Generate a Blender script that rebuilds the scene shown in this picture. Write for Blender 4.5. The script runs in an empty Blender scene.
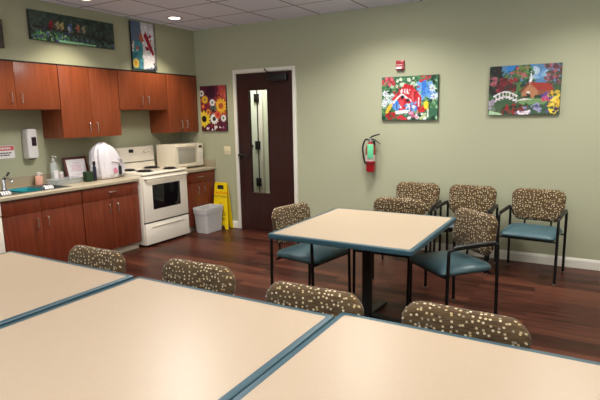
import bpy, bmesh, math, random
from mathutils import Vector, Matrix
C = bpy.context.scene.collection
PI = math.pi
R = math.radians

# ------------------------------------------------------------------ materials
def lin(c):
    return tuple((v/12.92 if v <= .04045 else ((v+.055)/1.055)**2.4) for v in c)
def rgb(r, g, b): return lin((r/255, g/255, b/255))
def mat(name, col, rough=.5, metal=0, spec=.5, bump=0, bscale=200, var=0, vscale=6, coat=0, alpha=1, trans=0):
    m = bpy.data.materials.new(name); m.use_nodes = True
    nt = m.node_tree; b = nt.nodes['Principled BSDF']
    b.inputs['Base Color'].default_value = (*col, 1)
    b.inputs['Roughness'].default_value = rough
    b.inputs['Metallic'].default_value = metal
    b.inputs['Specular IOR Level'].default_value = spec
    b.inputs['Coat Weight'].default_value = coat
    b.inputs['Alpha'].default_value = alpha
    b.inputs['Transmission Weight'].default_value = trans
    tc = nt.nodes.new('ShaderNodeTexCoord')
    if var:
        n = nt.nodes.new('ShaderNodeTexNoise'); n.inputs['Scale'].default_value = vscale
        n.inputs['Detail'].default_value = 5
        nt.links.new(tc.outputs['Object'], n.inputs['Vector'])
        mx = nt.nodes.new('ShaderNodeMix'); mx.data_type = 'RGBA'
        mx.inputs[6].default_value = (*[c*(1-var) for c in col], 1)
        mx.inputs[7].default_value = (*[min(1, c*(1+var)) for c in col], 1)
        nt.links.new(n.outputs['Fac'], mx.inputs[0]); nt.links.new(mx.outputs[2], b.inputs['Base Color'])
    if bump:
        n = nt.nodes.new('ShaderNodeTexNoise'); n.inputs['Scale'].default_value = bscale
        nt.links.new(tc.outputs['Object'], n.inputs['Vector'])
        bp = nt.nodes.new('ShaderNodeBump'); bp.inputs['Strength'].default_value = bump; bp.inputs['Distance'].default_value = .002
        nt.links.new(n.outputs['Fac'], bp.inputs['Height']); nt.links.new(bp.outputs['Normal'], b.inputs['Normal'])
    return m
def emis(name, col, s):
    m = bpy.data.materials.new(name); m.use_nodes = True
    b = m.node_tree.nodes['Principled BSDF']
    b.inputs['Base Color'].default_value = (*col, 1)
    b.inputs['Emission Color'].default_value = (*col, 1); b.inputs['Emission Strength'].default_value = s
    return m
def ramp(nt, stops, inp):
    r = nt.nodes.new('ShaderNodeValToRGB')
    e = r.color_ramp.elements
    while len(e) < len(stops): e.new(.5)
    for el, (p, c) in zip(e, stops): el.position = p; el.color = (*c, 1)
    nt.links.new(inp, r.inputs[0]); return r
def wood(name, dark, light, axis='z', rough=.32, scale=9):
    m = mat(name, light, rough, spec=.4); nt = m.node_tree; b = nt.nodes['Principled BSDF']
    tc = nt.nodes.new('ShaderNodeTexCoord'); mp = nt.nodes.new('ShaderNodeMapping')
    s = {'z': (scale, scale, scale*.08), 'x': (scale*.08, scale, scale)}[axis]
    mp.inputs['Scale'].default_value = s
    nt.links.new(tc.outputs['Object'], mp.inputs[0])
    n = nt.nodes.new('ShaderNodeTexNoise'); n.inputs['Scale'].default_value = 2.2; n.inputs['Detail'].default_value = 8
    n.inputs['Distortion'].default_value = .6
    nt.links.new(mp.outputs[0], n.inputs['Vector'])
    r = ramp(nt, [(.3, dark), (.7, light)], n.outputs['Fac'])
    nt.links.new(r.outputs[0], b.inputs['Base Color'])
    return m

def fabric():
    m = mat('dotted_fabric', rgb(84, 66, 44), .9, spec=.15); nt = m.node_tree; b = nt.nodes['Principled BSDF']
    L = nt.links.new; N = nt.nodes.new
    tc = N('ShaderNodeTexCoord')
    sep = N('ShaderNodeSeparateXYZ'); L(tc.outputs['Object'], sep.inputs[0])
    cmb = N('ShaderNodeCombineXYZ'); L(sep.outputs[0], cmb.inputs[0]); zy = N('ShaderNodeMath'); zy.operation = 'ADD'; L(sep.outputs[2], zy.inputs[0]); L(sep.outputs[1], zy.inputs[1]); L(zy.outputs[0], cmb.inputs[1])
    v = N('ShaderNodeTexVoronoi'); v.voronoi_dimensions = '2D'; v.inputs['Scale'].default_value = 42
    v.inputs['Randomness'].default_value = .85
    L(cmb.outputs[0], v.inputs['Vector'])
    lt = N('ShaderNodeMath'); lt.operation = 'LESS_THAN'; lt.inputs[1].default_value = .225
    L(v.outputs['Distance'], lt.inputs[0])
    s2 = N('ShaderNodeSeparateColor'); L(v.outputs['Color'], s2.inputs[0])
    gt = N('ShaderNodeMath'); gt.operation = 'GREATER_THAN'; gt.inputs[1].default_value = .12; L(s2.outputs[0], gt.inputs[0])
    mul = N('ShaderNodeMath'); mul.operation = 'MULTIPLY'; L(lt.outputs[0], mul.inputs[0]); L(gt.outputs[0], mul.inputs[1])
    dots = ramp(nt, [(0, rgb(140, 136, 118)), (.35, rgb(200, 180, 136)), (.7, rgb(226, 212, 178)), (1, rgb(188, 160, 104))], s2.outputs[1])
    # woven background with fine horizontal threads
    mp = N('ShaderNodeMapping'); mp.inputs['Scale'].default_value = (14, 260, 1); L(cmb.outputs[0], mp.inputs[0])
    n = N('ShaderNodeTexNoise'); n.inputs['Scale'].default_value = 1; n.inputs['Detail'].default_value = 3; L(mp.outputs[0], n.inputs['Vector'])
    bg = ramp(nt, [(.35, rgb(66, 48, 32)), (.62, rgb(104, 84, 56))], n.outputs['Fac'])
    mx = N('ShaderNodeMix'); mx.data_type = 'RGBA'
    L(mul.outputs[0], mx.inputs[0]); L(bg.outputs[0], mx.inputs[6]); L(dots.outputs[0], mx.inputs[7])
    L(mx.outputs[2], b.inputs['Base Color'])
    b.inputs['Sheen Weight'].default_value = .15
    return m

def floor_mat():
    m = mat('plank_floor', rgb(80, 40, 30), .2, spec=.14); nt = m.node_tree; b = nt.nodes['Principled BSDF']
    L = nt.links.new; N = nt.nodes.new
    tc = N('ShaderNodeTexCoord')
    br = N('ShaderNodeTexBrick'); br.inputs['Scale'].default_value = 1
    br.inputs['Brick Width'].default_value = 1.22; br.inputs['Row Height'].default_value = .102
    br.inputs['Mortar Size'].default_value = .0014; br.inputs['Mortar Smooth'].default_value = 0
    br.offset = .37; br.inputs['Bias'].default_value = 0
    br.inputs['Color1'].default_value = (0, 0, 0, 1); br.inputs['Color2'].default_value = (1, 1, 1, 1); br.inputs['Mortar'].default_value = (.5, .5, .5, 1)
    L(tc.outputs['Object'], br.inputs['Vector'])
    mp = N('ShaderNodeMapping'); mp.inputs['Scale'].default_value = (2.2, 34, 1); L(tc.outputs['Object'], mp.inputs[0])
    n = N('ShaderNodeTexNoise'); n.inputs['Scale'].default_value = 1; n.inputs['Detail'].default_value = 7; n.inputs['Distortion'].default_value = .4
    L(mp.outputs[0], n.inputs['Vector'])
    ad = N('ShaderNodeMath'); ad.operation = 'MULTIPLY_ADD'; ad.inputs[1].default_value = .35
    sc = N('ShaderNodeSeparateColor'); L(br.outputs['Color'], sc.inputs[0]); L(sc.outputs[0], ad.inputs[0])
    n2 = N('ShaderNodeMath'); n2.operation = 'MULTIPLY'; n2.inputs[1].default_value = .75; L(n.outputs['Fac'], n2.inputs[0])
    L(n2.outputs[0], ad.inputs[2])
    r = ramp(nt, [(.25, rgb(30, 14, 10)), (.5, rgb(62, 31, 23)), (.78, rgb(92, 52, 38))], ad.outputs[0])
    mx = N('ShaderNodeMix'); mx.data_type = 'RGBA'; mx.inputs[7].default_value = (*rgb(30, 14, 10), 1)
    L(br.outputs['Fac'], mx.inputs[0]); L(r.outputs[0], mx.inputs[6]); L(mx.outputs[2], b.inputs['Base Color'])
    rr = N('ShaderNodeMapRange'); rr.inputs[3].default_value = .26; rr.inputs[4].default_value = .42; L(n.outputs['Fac'], rr.inputs[0]); L(rr.outputs[0], b.inputs['Roughness'])
    return m

def tile_mat():
    m = mat('ceiling_tile', rgb(200, 192, 190), .9, spec=.1); nt = m.node_tree; b = nt.nodes['Principled BSDF']
    L = nt.links.new; N = nt.nodes.new
    tc = N('ShaderNodeTexCoord'); sp = N('ShaderNodeSeparateXYZ'); L(tc.outputs['Object'], sp.inputs[0])
    outs = []
    for k, off in ((0, 1.09), (1, -.6)):
        a = N('ShaderNodeMath'); a.operation = 'SUBTRACT'; a.inputs[1].default_value = off - 6.15; L(sp.outputs[k], a.inputs[0])
        if k: a.inputs[1].default_value = off - 12.3
        w = N('ShaderNodeMath'); w.operation = 'MODULO'; w.inputs[1].default_value = .615; L(a.outputs[0], w.inputs[0])
        l = N('ShaderNodeMath'); l.operation = 'LESS_THAN'; l.inputs[1].default_value = .016; L(w.outputs[0], l.inputs[0]); outs.append(l)
    mxm = N('ShaderNodeMath'); mxm.operation = 'MAXIMUM'; L(outs[0].outputs[0], mxm.inputs[0]); L(outs[1].outputs[0], mxm.inputs[1])
    n = N('ShaderNodeTexNoise'); n.inputs['Scale'].default_value = 90; L(tc.outputs['Object'], n.inputs['Vector'])
    r = ramp(nt, [(.35, rgb(226, 228, 250)), (.65, rgb(236, 238, 255))], n.outputs['Fac'])
    mx = N('ShaderNodeMix'); mx.data_type = 'RGBA'; mx.inputs[7].default_value = (*rgb(110, 100, 98), 1)  # thin shadow lines at the recessed tile edges, painted into the colour
    L(mxm.outputs[0], mx.inputs[0]); L(r.outputs[0], mx.inputs[6]); L(mx.outputs[2], b.inputs['Base Color'])
    return m

def vcol_mat(name='printed_canvas', rough=.45):
    m = mat(name, (1, 1, 1), rough, spec=.3); nt = m.node_tree
    a = nt.nodes.new('ShaderNodeAttribute'); a.attribute_name = 'paint'
    nt.links.new(a.outputs['Color'], nt.nodes['Principled BSDF'].inputs['Base Color'])
    return m

M = {}
M['wall'] = mat('sage_wall_paint', rgb(176, 177, 148), .75, spec=.25, bump=.08, bscale=260)
M['ceil'] = tile_mat()
M['floor'] = floor_mat()
M['trim'] = mat('cream_trim_paint', rgb(232, 228, 214), .4)
M['cherry'] = wood('cherry_veneer', rgb(130, 62, 34), rgb(150, 77, 45), scale=14)
M['cherry_base'] = wood('dark_cherry_veneer', rgb(98, 41, 23), rgb(122, 56, 34), scale=14)
M['gap'] = mat('shadow_gap', rgb(40, 22, 16), .8)
M['nickel'] = mat('satin_nickel', rgb(205, 200, 195), .3, 1)
M['steel'] = mat('stainless_steel', rgb(170, 172, 172), .25, 1)
M['chrome'] = mat('chrome', rgb(215, 215, 220), .08, 1)
M['counter'] = mat('beige_laminate_counter', rgb(172, 160, 136), .4, var=.12, vscale=120)
M['splash'] = mat('speckled_splash', rgb(162, 150, 124), .45, var=.15, vscale=150)
M['kick'] = mat('vinyl_kick', rgb(196, 182, 162), .6)
M['white'] = mat('appliance_enamel', rgb(236, 228, 212), .25, coat=.3)
M['cream'] = mat('almond_plastic', rgb(232, 222, 200), .35)
M['blackglass'] = mat('oven_glass', rgb(14, 14, 18), .08)
M['black'] = mat('black_plastic', rgb(16, 16, 17), .45)
M['blackmetal'] = mat('black_powder_coat', rgb(14, 13, 13), .4, spec=.4)
M['screen'] = mat('microwave_window', rgb(172, 166, 150), .3)
M['espresso'] = wood('espresso_door_veneer', rgb(44, 20, 18), rgb(54, 27, 24), rough=.35)
M['glass'] = mat('clear_glass', (.01, .012, .012), .02, alpha=.06)
M['teal'] = mat('teal_vinyl', rgb(62, 90, 96), .42, var=.06, vscale=5)
M['tealband'] = mat('teal_edge_band', rgb(50, 82, 92), .4)
M['laminate'] = mat('cream_laminate', rgb(184, 164, 139), .33, spec=.26, var=.05, vscale=90)
M['fabric'] = fabric()
M['trash'] = mat('grey_polyethylene', rgb(188, 186, 184), .5)
M['yellow'] = mat('yellow_plastic', rgb(240, 208, 20), .4)
M['red'] = mat('red_enamel', rgb(160, 22, 30), .3, coat=.4)
M['redtext'] = mat('red_ink', rgb(210, 60, 20), .6)
M['pinkred'] = mat('red_band_ink', rgb(205, 92, 95), .5)
M['paper'] = mat('white_paper', rgb(240, 236, 236), .7)
M['ink'] = mat('black_ink', rgb(25, 24, 28), .6)
M['pink'] = mat('pink_ink', rgb(215, 130, 160), .6)
M['frame'] = mat('burgundy_frame', rgb(92, 36, 34), .45)
M['dispenser'] = mat('white_plastic', rgb(236, 232, 230), .35)
M['maroon'] = mat('dark_maroon_window', rgb(48, 26, 40), .2)
M['bag'] = mat('white_bag_plastic', rgb(226, 222, 228), .4, bump=.8, bscale=22)
M['clear'] = mat('clear_plastic', rgb(225, 235, 235), .12, alpha=.38)
M['smoky'] = mat('cloudy_plastic', rgb(190, 196, 194), .15, alpha=.4)
M['soap'] = mat('pink_soap', rgb(214, 160, 140), .25)
M['green'] = mat('green_scouring_pad', rgb(28, 52, 28), .85, bump=.5, bscale=90, var=.3, vscale=60)
M['navy'] = mat('navy_plastic', rgb(30, 30, 52), .35)
M['tub'] = mat('teal_tub_plastic', rgb(26, 140, 150), .4)
M['tag'] = mat('green_tag_card', rgb(105, 205, 150), .6)
M['gauge'] = mat('pale_label', rgb(220, 200, 196), .5)
M['lens'] = mat('strobe_lens', rgb(240, 225, 230), .1)
M['hall'] = mat('hall_wall_paint', rgb(214, 218, 196), .7)
M['halldoor'] = mat('hall_door_paint', rgb(224, 228, 212), .5)
M['canvas_side'] = mat('canvas_edge', rgb(46, 44, 44), .8)
M['print'] = vcol_mat()
M['cloth'] = mat('white_cloth', rgb(232, 230, 232), .9)
M['clothstripe'] = mat('grey_cloth_stripe', rgb(140, 138, 150), .9)
M['plate'] = mat('ivory_switch_plate', rgb(226, 216, 178), .4)
M['lamp'] = emis('lamp_diffuser', (1, .93, .82), 6)
M['canlamp'] = emis('can_lamp', (1, .93, .82), 14)

# ------------------------------------------------------------------ mesh helper
class MB:
    def __init__(s): s.bm = bmesh.new()
    def box(s, x0, x1, y0, y1, z0, z1, bev=0, seg=2, mx=None):
        vs = [s.bm.verts.new((x, y, z)) for x in (x0, x1) for y in (y0, y1) for z in (z0, z1)]
        fs = [s.bm.faces.new([vs[i] for i in f]) for f in ((0, 1, 3, 2), (4, 6, 7, 5), (0, 4, 5, 1), (2, 3, 7, 6), (0, 2, 6, 4), (1, 5, 7, 3))]
        if mx: bmesh.ops.transform(s.bm, matrix=mx, verts=vs)
        if bev:
            es = list({e for f in fs for e in f.edges})
            bmesh.ops.bevel(s.bm, geom=es, offset=bev, segments=seg, profile=.5, affect='EDGES')
        return s
    def loft(s, rings, cap=True):
        rv = [[s.bm.verts.new(p) for p in r] for r in rings]
        n = len(rv[0])
        for a, b in zip(rv, rv[1:]):
            for i in range(n): s.bm.faces.new((a[i], a[(i+1) % n], b[(i+1) % n], b[i]))
        if cap:
            s.bm.faces.new(rv[0][::-1]); s.bm.faces.new(rv[-1])
        return s
    def tube(s, pts, r, seg=12, rad=0, nf=5):
        pts = [Vector(p) for p in pts]
        if rad:
            out = [pts[0]]; lst = isinstance(r, (list, tuple)); ro = [r[0]] if lst else None; kk = 0
            for a, b, c in zip(pts, pts[1:], pts[2:]):
                d0 = (a-b); d1 = (c-b); l = min(rad, d0.length*.49, d1.length*.49)
                p0 = b+d0.normalized()*l; p1 = b+d1.normalized()*l; kk += 1
                if lst: ro += [r[kk]]*(nf+1)
                for i in range(nf+1):
                    t = i/nf; out.append((1-t)**2*p0+2*t*(1-t)*b+t*t*p1)
            out.append(pts[-1]); pts = out
            if lst: r = ro+[r[-1]]
        rr = r if isinstance(r, (list, tuple)) else [r]*len(pts)
        rings = []; up = None
        for i, p in enumerate(pts):
            d = ((pts[min(i+1, len(pts)-1)]-pts[max(i-1, 0)])).normalized()
            if up is None:
                up = Vector((0, 0, 1)) if abs(d.z) < .9 else Vector((1, 0, 0))
            u = (up-d*up.dot(d)).normalized(); w = d.cross(u); up = u
            rings.append([p+(u*math.cos(2*PI*k/seg)+w*math.sin(2*PI*k/seg))*rr[i] for k in range(seg)])
        return s.loft(rings)
    def cyl(s, a, b, r0, r1=None, seg=24): 
        return s.tube([a, b], [r0, r0 if r1 is None else r1], seg)
    def lathe(s, prof, c=(0, 0, 0), seg=24, sx=1, sy=1):
        return s.loft([[(c[0]+r*math.cos(2*PI*k/seg)*sx, c[1]+r*math.sin(2*PI*k/seg)*sy, c[2]+z) for k in range(seg)] for r, z in prof])
    def prism(s, poly, axis, a, b, bev=0):
        def P(u, v, w): return {'x': (w, u, v), 'y': (u, w, v), 'z': (u, v, w)}[axis]
        n = len(s.bm.verts)
        v0 = [s.bm.verts.new(P(u, v, a)) for u, v in poly]; v1 = [s.bm.verts.new(P(u, v, b)) for u, v in poly]
        fs = [s.bm.faces.new(v0[::-1]), s.bm.faces.new(v1)]
        k = len(poly)
        for i in range(k): fs.append(s.bm.faces.new((v0[i], v0[(i+1) % k], v1[(i+1) % k], v1[i])))
        if bev:
            es = list({e for f in fs[:2] for e in f.edges})
            bmesh.ops.bevel(s.bm, geom=es, offset=bev, segments=2, profile=.5, affect='EDGES')
        return s
    def text(s, body, size, mx, depth=.0006):
        cu = bpy.data.curves.new('t', 'FONT'); cu.body = body; cu.size = size; cu.extrude = depth; cu.align_x = 'CENTER'; cu.align_y = 'CENTER'
        o = bpy.data.objects.new('t', cu); C.objects.link(o)
        bpy.context.view_layer.update()
        me = bpy.data.meshes.new_from_object(o.evaluated_get(bpy.context.evaluated_depsgraph_get()))
        n = len(s.bm.verts); s.bm.from_mesh(me); s.bm.verts.ensure_lookup_table()
        bmesh.ops.transform(s.bm, matrix=mx, verts=s.bm.verts[n:])
        bpy.data.objects.remove(o); bpy.data.meshes.remove(me)
        return s
    def build(s, name, m, parent=None, smooth=True, ang=35):
        bm = s.bm
        bmesh.ops.recalc_face_normals(bm, faces=bm.faces)
        me = bpy.data.meshes.new(name)
        if smooth:
            for f in bm.faces: f.smooth = True
            for e in bm.edges:
                if len(e.link_faces) == 2 and e.calc_face_angle(0) > R(ang): e.smooth = False
        bm.to_mesh(me); bm.free()
        me.materials.append(m)
        o = bpy.data.objects.new(name, me); C.objects.link(o)
        if parent: o.parent = parent
        return o
def tag(o, label, cat, group=None):
    o['label'] = label; o['category'] = cat
    if group: o['group'] = group
    return o
def thing(name, label, cat, loc=(0, 0, 0), rz=0, group=None):
    o = bpy.data.objects.new(name, None); C.objects.link(o); o.empty_display_size = .1
    o.location = loc; o.rotation_euler = (0, 0, rz)
    return tag(o, label, cat, group)
def struct(o): o['kind'] = 'structure'; return o
def copy_tree(o, parent=None):
    c = o.copy(); C.objects.link(c)
    if parent: c.parent = parent
    for ch in o.children: copy_tree(ch, c)
    return c
def rrect(x0, x1, y0, y1, r, n=6):
    out = []
    for cx, cy, a in ((x1-r, y1-r, 0), (x0+r, y1-r, 90), (x0+r, y0+r, 180), (x1-r, y0+r, 270)):
        for k in range(n+1):
            t = R(a+90*k/n); out.append((cx+r*math.cos(t), cy+r*math.sin(t)))
    return out

# ------------------------------------------------------------------ setting
H = 2.733
SX = .344          # face of the furred-out wall above the cabinets
DX0, DX1, DH = 1.005, 1.98, 2.162
X1, Y1 = 8.0, -8.0
struct(MB().box(-.1, X1, Y1, 1.15, -.1, 0).build('floor', M['floor']))
struct(MB().box(-.1, X1, Y1, 0, H, H+.1).build('ceiling', M['ceil']))
struct(MB().box(-.12, 0, Y1, .12, 0, H).build('wall_left', M['wall']))
wb = MB(); wb.box(0, DX0+.02, 0, .12, 0, H).box(DX1-.02, X1, 0, .12, 0, H).box(DX0+.02, DX1-.02, 0, .12, DH-.02, H)
struct(wb.build('wall_back', M['wall'], smooth=False))
struct(MB().box(X1, X1+.12, Y1, .12, 0, H).build('wall_right', M['wall']))
wf = MB(); VX0, VX1, VZ0, VZ1 = 1.6, 6.4, .9, 2.3
wf.box(-.12, VX0, Y1-.12, Y1, 0, H).box(VX1, X1+.12, Y1-.12, Y1, 0, H).box(VX0, VX1, Y1-.12, Y1, 0, VZ0).box(VX0, VX1, Y1-.12, Y1, VZ1, H)
struct(wf.build('wall_front', M['wall'], smooth=False))
wn = struct(bpy.data.objects.new('window_1', None)); C.objects.link(wn); wn.location = (0, Y1-.06, 0)
g = MB(); g.box(VX0, VX1, -.03, .03, VZ0, VZ0+.05).box(VX0, VX1, -.03, .03, VZ1-.05, VZ1)
for i in range(5):
    x = VX0+(VX1-VX0-.05)*i/4; g.box(x, x+.05, -.03, .03, VZ0+.05, VZ1-.05)
g.build('window_frame', M['trim'], wn, smooth=False)
MB().box(VX0, VX1, -.003, .003, VZ0+.05, VZ1-.05).build('window_pane', M['glass'], wn)
struct(MB().box(0, SX, -4.2, 0, 2.125, H).build('trim_1', M['wall']))
bb = MB()
for a, b in ((.66, DX0), (DX1, X1)):
    bb.prism([(0, 0), (-.014, 0), (-.014, .075), (-.010, .09), (-.006, .1), (0, .1)], 'x', a, b)
struct(bb.build('baseboard_back', M['trim'], smooth=False))
# hallway seen through the door's window
struct(MB().box(-1.2, 3.2, 1.05, 1.15, 0, H).build('wall_hall', M['hall']))
hd = struct(MB().box(-.32, .670, 1.0, 1.04, 0.008, 2.1, .003).build('door_2', M['halldoor']))
MB().box(.670, .692, 1.0, 1.049, .008, 2.1).build('hinge_gap', M['gap'], hd)
MB().box(.692, .76, 1.0, 1.049, .0, 2.13, .003).build('door_frame', M['trim'], hd)
for z in (.515, 1.10, 1.83): MB().box(.634, .722, .975, 1.003, z-.065, z+.065, .004).build('door_hinge', M['black'], hd)
kb = MB().cyl((.565, 1.0, 1.087), (.565, .96, 1.087), .022, .026, 16).build('door_knob', M['black'], hd)
struct(MB().box(-1.2, X1, .12, 1.05, H, H+.1).build('ceiling_hall', M['trim']))
struct(MB().box(-1.3, -1.2, .12, 1.05, 0, H).build('wall_hall_end', M['hall']))

# door 1
d1 = struct(bpy.data.objects.new('door_1', None)); C.objects.link(d1); d1.location = (DX0, 0, 0)
W = DX1-DX0
fr = MB()
fr.box(0, .048, -.022, .13, 0, DH, .004).box(W-.048, W, -.022, .13, 0, DH, .004).box(.048, W-.048, -.022, .13, DH-.048, DH, .004)
fr.build('door_frame', M['trim'], d1)
wx0, wx1, wz0, wz1 = .238, .542, .52, 1.89
sl = MB(); a, b, t = .052, W-.052, DH-.053
sl.box(a, wx0, -.006, .038, .008, t).box(wx1, b, -.006, .038, .008, t).box(wx0, wx1, -.006, .038, .008, wz0).box(wx0, wx1, -.006, .038, wz1, t)
sl.build('door_slab', M['espresso'], d1, smooth=False)
st = MB()
for z0, z1, x0, x1 in ((wz0-.014, wz0+.003, wx0-.014, wx1+.014), (wz1-.003, wz1+.014, wx0-.014, wx1+.014), (wz0, wz1, wx0-.014, wx0+.003), (wz0, wz1, wx1-.003, wx1+.014)):
    st.box(x0, x1, -.011, .043, z0, z1)
st.build('glazing_bead', M['espresso'], d1, smooth=False)
MB().box(wx0+.004, wx1-.004, .014, .02, wz0+.004, wz1-.004).build('window_pane', M['glass'], d1)
cl = MB(); cl.box(.57, .865, -.062, -.008, 1.985, 2.075, .006).build('door_closer', M['black'], d1)
MB().tube([(.66, -.04, 2.078), (.62, -.12, 2.10), (.52, -.03, 2.148)], .0085, 8).build('closer_arm', M['black'], d1)
hl = MB(); hl.box(.058, .112, -.018, -.006, .985, 1.10, .006); hl.tube([(.085, -.016, 1.035), (.085, -.06, 1.035), (.10, -.062, 1.035), (.25, -.058, 1.03)], .016, 10, .012)
hl.build('door_lever', M['black'], d1)
MB().cyl((.085, -.006, 1.16), (.085, -.012, 1.16), .017).build('keyhole_plate', M['black'], d1)
for z in (.3, 1.1, 1.88):
    MB().cyl((W-.052, -.012, z-.05), (W-.052, -.012, z+.05), .007, seg=10).build('door_hinge', M['black'], d1)

# light switch
sw = thing('light_switch', 'ivory light switch plate on the wall left of the dark door', 'light switch', (.853, 0, 1.085))
MB().box(-.058, .058, -.007, 0, -.06, .06, .003).build('wall_plate', M['plate'], sw)
for dx in (-.023, .023): MB().box(dx-.005, dx+.005, -.014, -.006, -.012, .012, .001).build('toggle', M['plate'], sw)

# ------------------------------------------------------------------ kitchen
def bar_handle(mb, x, y, z, L, axis='z'):
    if axis == 'z': pts = [(x, y, z-L/2), (x+.028, y, z-L/2), (x+.028, y, z+L/2), (x, y, z+L/2)]
    else: pts = [(x, y-L/2, z), (x+.028, y-L/2, z), (x+.028, y+L/2, z), (x, y+L/2, z)]
    mb.tube(pts, .0048, 8, .012); return mb
UX = .356
def upper(y0, y1, z0, label, split=None, hz=.11, ends=None):
    z1 = 2.112; t = thing('wall_cabinet', label, 'cabinet', (0, (y0+y1)/2, z0), 0, 'cherry cabinets on the kitchen wall'); w = (y1-y0)/2; h = z1-z0
    MB().box(.002, UX-.022, -w+.001, w-.001, 0, h).build('cabinet_body', M['cherry'], t)
    MB().box(UX-.04, UX-.004, -w+.003, w-.003, h, h+.014).build('top_shadow_strip', M['gap'], t)  # dark strip stands in for the shadow gap above the cabinet
    s = (split-(y0+y1)/2) if split is not None else 0
    for a, b, hy in ((-w+.002, s-.0015, s-.05), (s+.0015, w-.002, s+.05)):
        d = MB().box(UX-.021, UX, a, b, .002, h-.002, .0015).build('cabinet_door', M['cherry'], t)
        bar_handle(MB(), UX, hy, hz, .1).build('handle', M['nickel'], d)
upper(-3.06, -2.148, 1.655, 'wide cherry wall cabinet above the sink, leftmost and short', -2.615)
upper(-2.144, -1.374, 1.352, 'tall cherry wall cabinet above the white plastic bag', -1.77)
upper(-1.37, -.586, 1.655, 'short cherry wall cabinet directly above the white stove', -.98, .115)
upper(-.582, -.004, 1.352, 'narrow cherry wall cabinet in the corner above the microwave', -.305)

CH = .86
BX = .61
def base(y0, y1, label, drawer=True, false_front=False, split=None):
    t = thing('base_cabinet', label, 'cabinet', (0, (y0+y1)/2, 0), 0, 'cherry base cabinets under the counter'); w = (y1-y0)/2; c = (y0+y1)/2
    cb = MB()
    if false_front:      # open carcass around the sink bowls
        cb.box(.004, BX-.022, -w+.001, -w+.019, .09, CH-.042).box(.004, BX-.022, w-.019, w-.001, .09, CH-.042)
        cb.box(.004, BX-.022, -w+.019, w-.019, .09, .108).box(.004, .012, -w+.019, w-.019, .108, CH-.042).box(BX-.03, BX-.022, -w+.019, w-.019, .108, CH-.042)
    else: cb.box(.004, BX-.022, -w+.001, w-.001, .09, CH-.042)
    cb.build('cabinet_body', M['cherry_base'], t, smooth=False)
    MB().box(.1, BX-.06, -w+.001, w-.001, 0, .09).build('toe_kick', M['kick'], t)
    s = split-c if split is not None else 0
    zt = CH-.048; zd = .672
    for a, b, hy in ((-w+.002, s-.0015, s-.055), (s+.0015, w-.002, s+.055)):
        d = MB().box(BX-.021, BX, a, b, .092, zd-.003, .0015).build('cabinet_door', M['cherry_base'], t)
        bar_handle(MB(), BX, hy, .56, .1).build('handle', M['nickel'], d)
        if false_front: MB().box(BX-.021, BX, a, b, zd, zt, .0015).build('false_drawer_front', M['cherry_base'], t)
    if drawer:
        d = MB().box(BX-.021, BX, -w+.002, w-.002, zd, zt, .0015).build('drawer', M['cherry_base'], t)
        bar_handle(MB(), BX, 0, .748, .1, 'y').build('handle', M['nickel'], d)
base(-3.02, -2.178, 'cherry base cabinet under the sink with two plain doors', False, True, -2.64)
base(-2.174, -1.412, 'cherry base cabinet with one drawer, left of the white stove')
base(-.628, -.006, 'small cherry base cabinet under the microwave, right of the stove')

dw = thing('dishwasher', 'white dishwasher at the left end of the kitchen counter', 'dishwasher', (0, -3.33, 0))
MB().box(.02, .58, -.3, .3, .1, CH-.045).build('body', M['white'], dw)
MB().box(.1, .54, -.3, .3, 0, .1).build('toe_kick', M['black'], dw)
MB().box(.58, .625, -.298, .298, .11, .68, .006).build('door', M['white'], dw)
MB().box(.58, .63, -.298, .298, .69, CH-.047, .006).build('control_panel', M['white'], dw)

# counters: left one has the sink cut out
LY0, LY1 = -3.66, -1.408
SKX0, SKX1, SKY0, SKY1 = .13, .555, -3.02, -2.27
def front_edge(mb, y0, y1):
    mb.prism([(.60, CH-.04), (.628, CH-.04), (.635, CH-.033), (.635, CH-.008), (.627, CH), (.60, CH)], 'y', y0, y1)
ct = thing('countertop', 'long beige laminate countertop holding the sink', 'countertop', (0, 0, 0))
k = MB(); 
k.box(.02, SKX0, LY0, LY1, CH-.04, CH).box(SKX1, .60, LY0, LY1, CH-.04, CH).box(SKX0, SKX1, LY0, SKY0, CH-.04, CH).box(SKX0, SKX1, SKY1, LY1, CH-.04, CH)
front_edge(k, LY0, LY1); k.build('counter_slab', M['counter'], ct, smooth=False)
MB().box(.001, .02, LY0, LY1, CH-.04, CH+.1, .003).build('backsplash', M['splash'], ct)
ct2 = thing('countertop', 'short beige laminate countertop in the corner under the microwave', 'countertop', (0, 0, 0))
k = MB(); k.box(.02, .60, -.632, -.02, CH-.04, CH); front_edge(k, -.632, -.001); k.build('counter_slab', M['counter'], ct2, smooth=False)
k = MB(); k.box(.001, .02, -.632, -.001, CH, CH+.1, .003).box(.02, .628, -.02, -.001, CH-.0, CH+.1, .003); k.build('backsplash', M['splash'], ct2)

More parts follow.
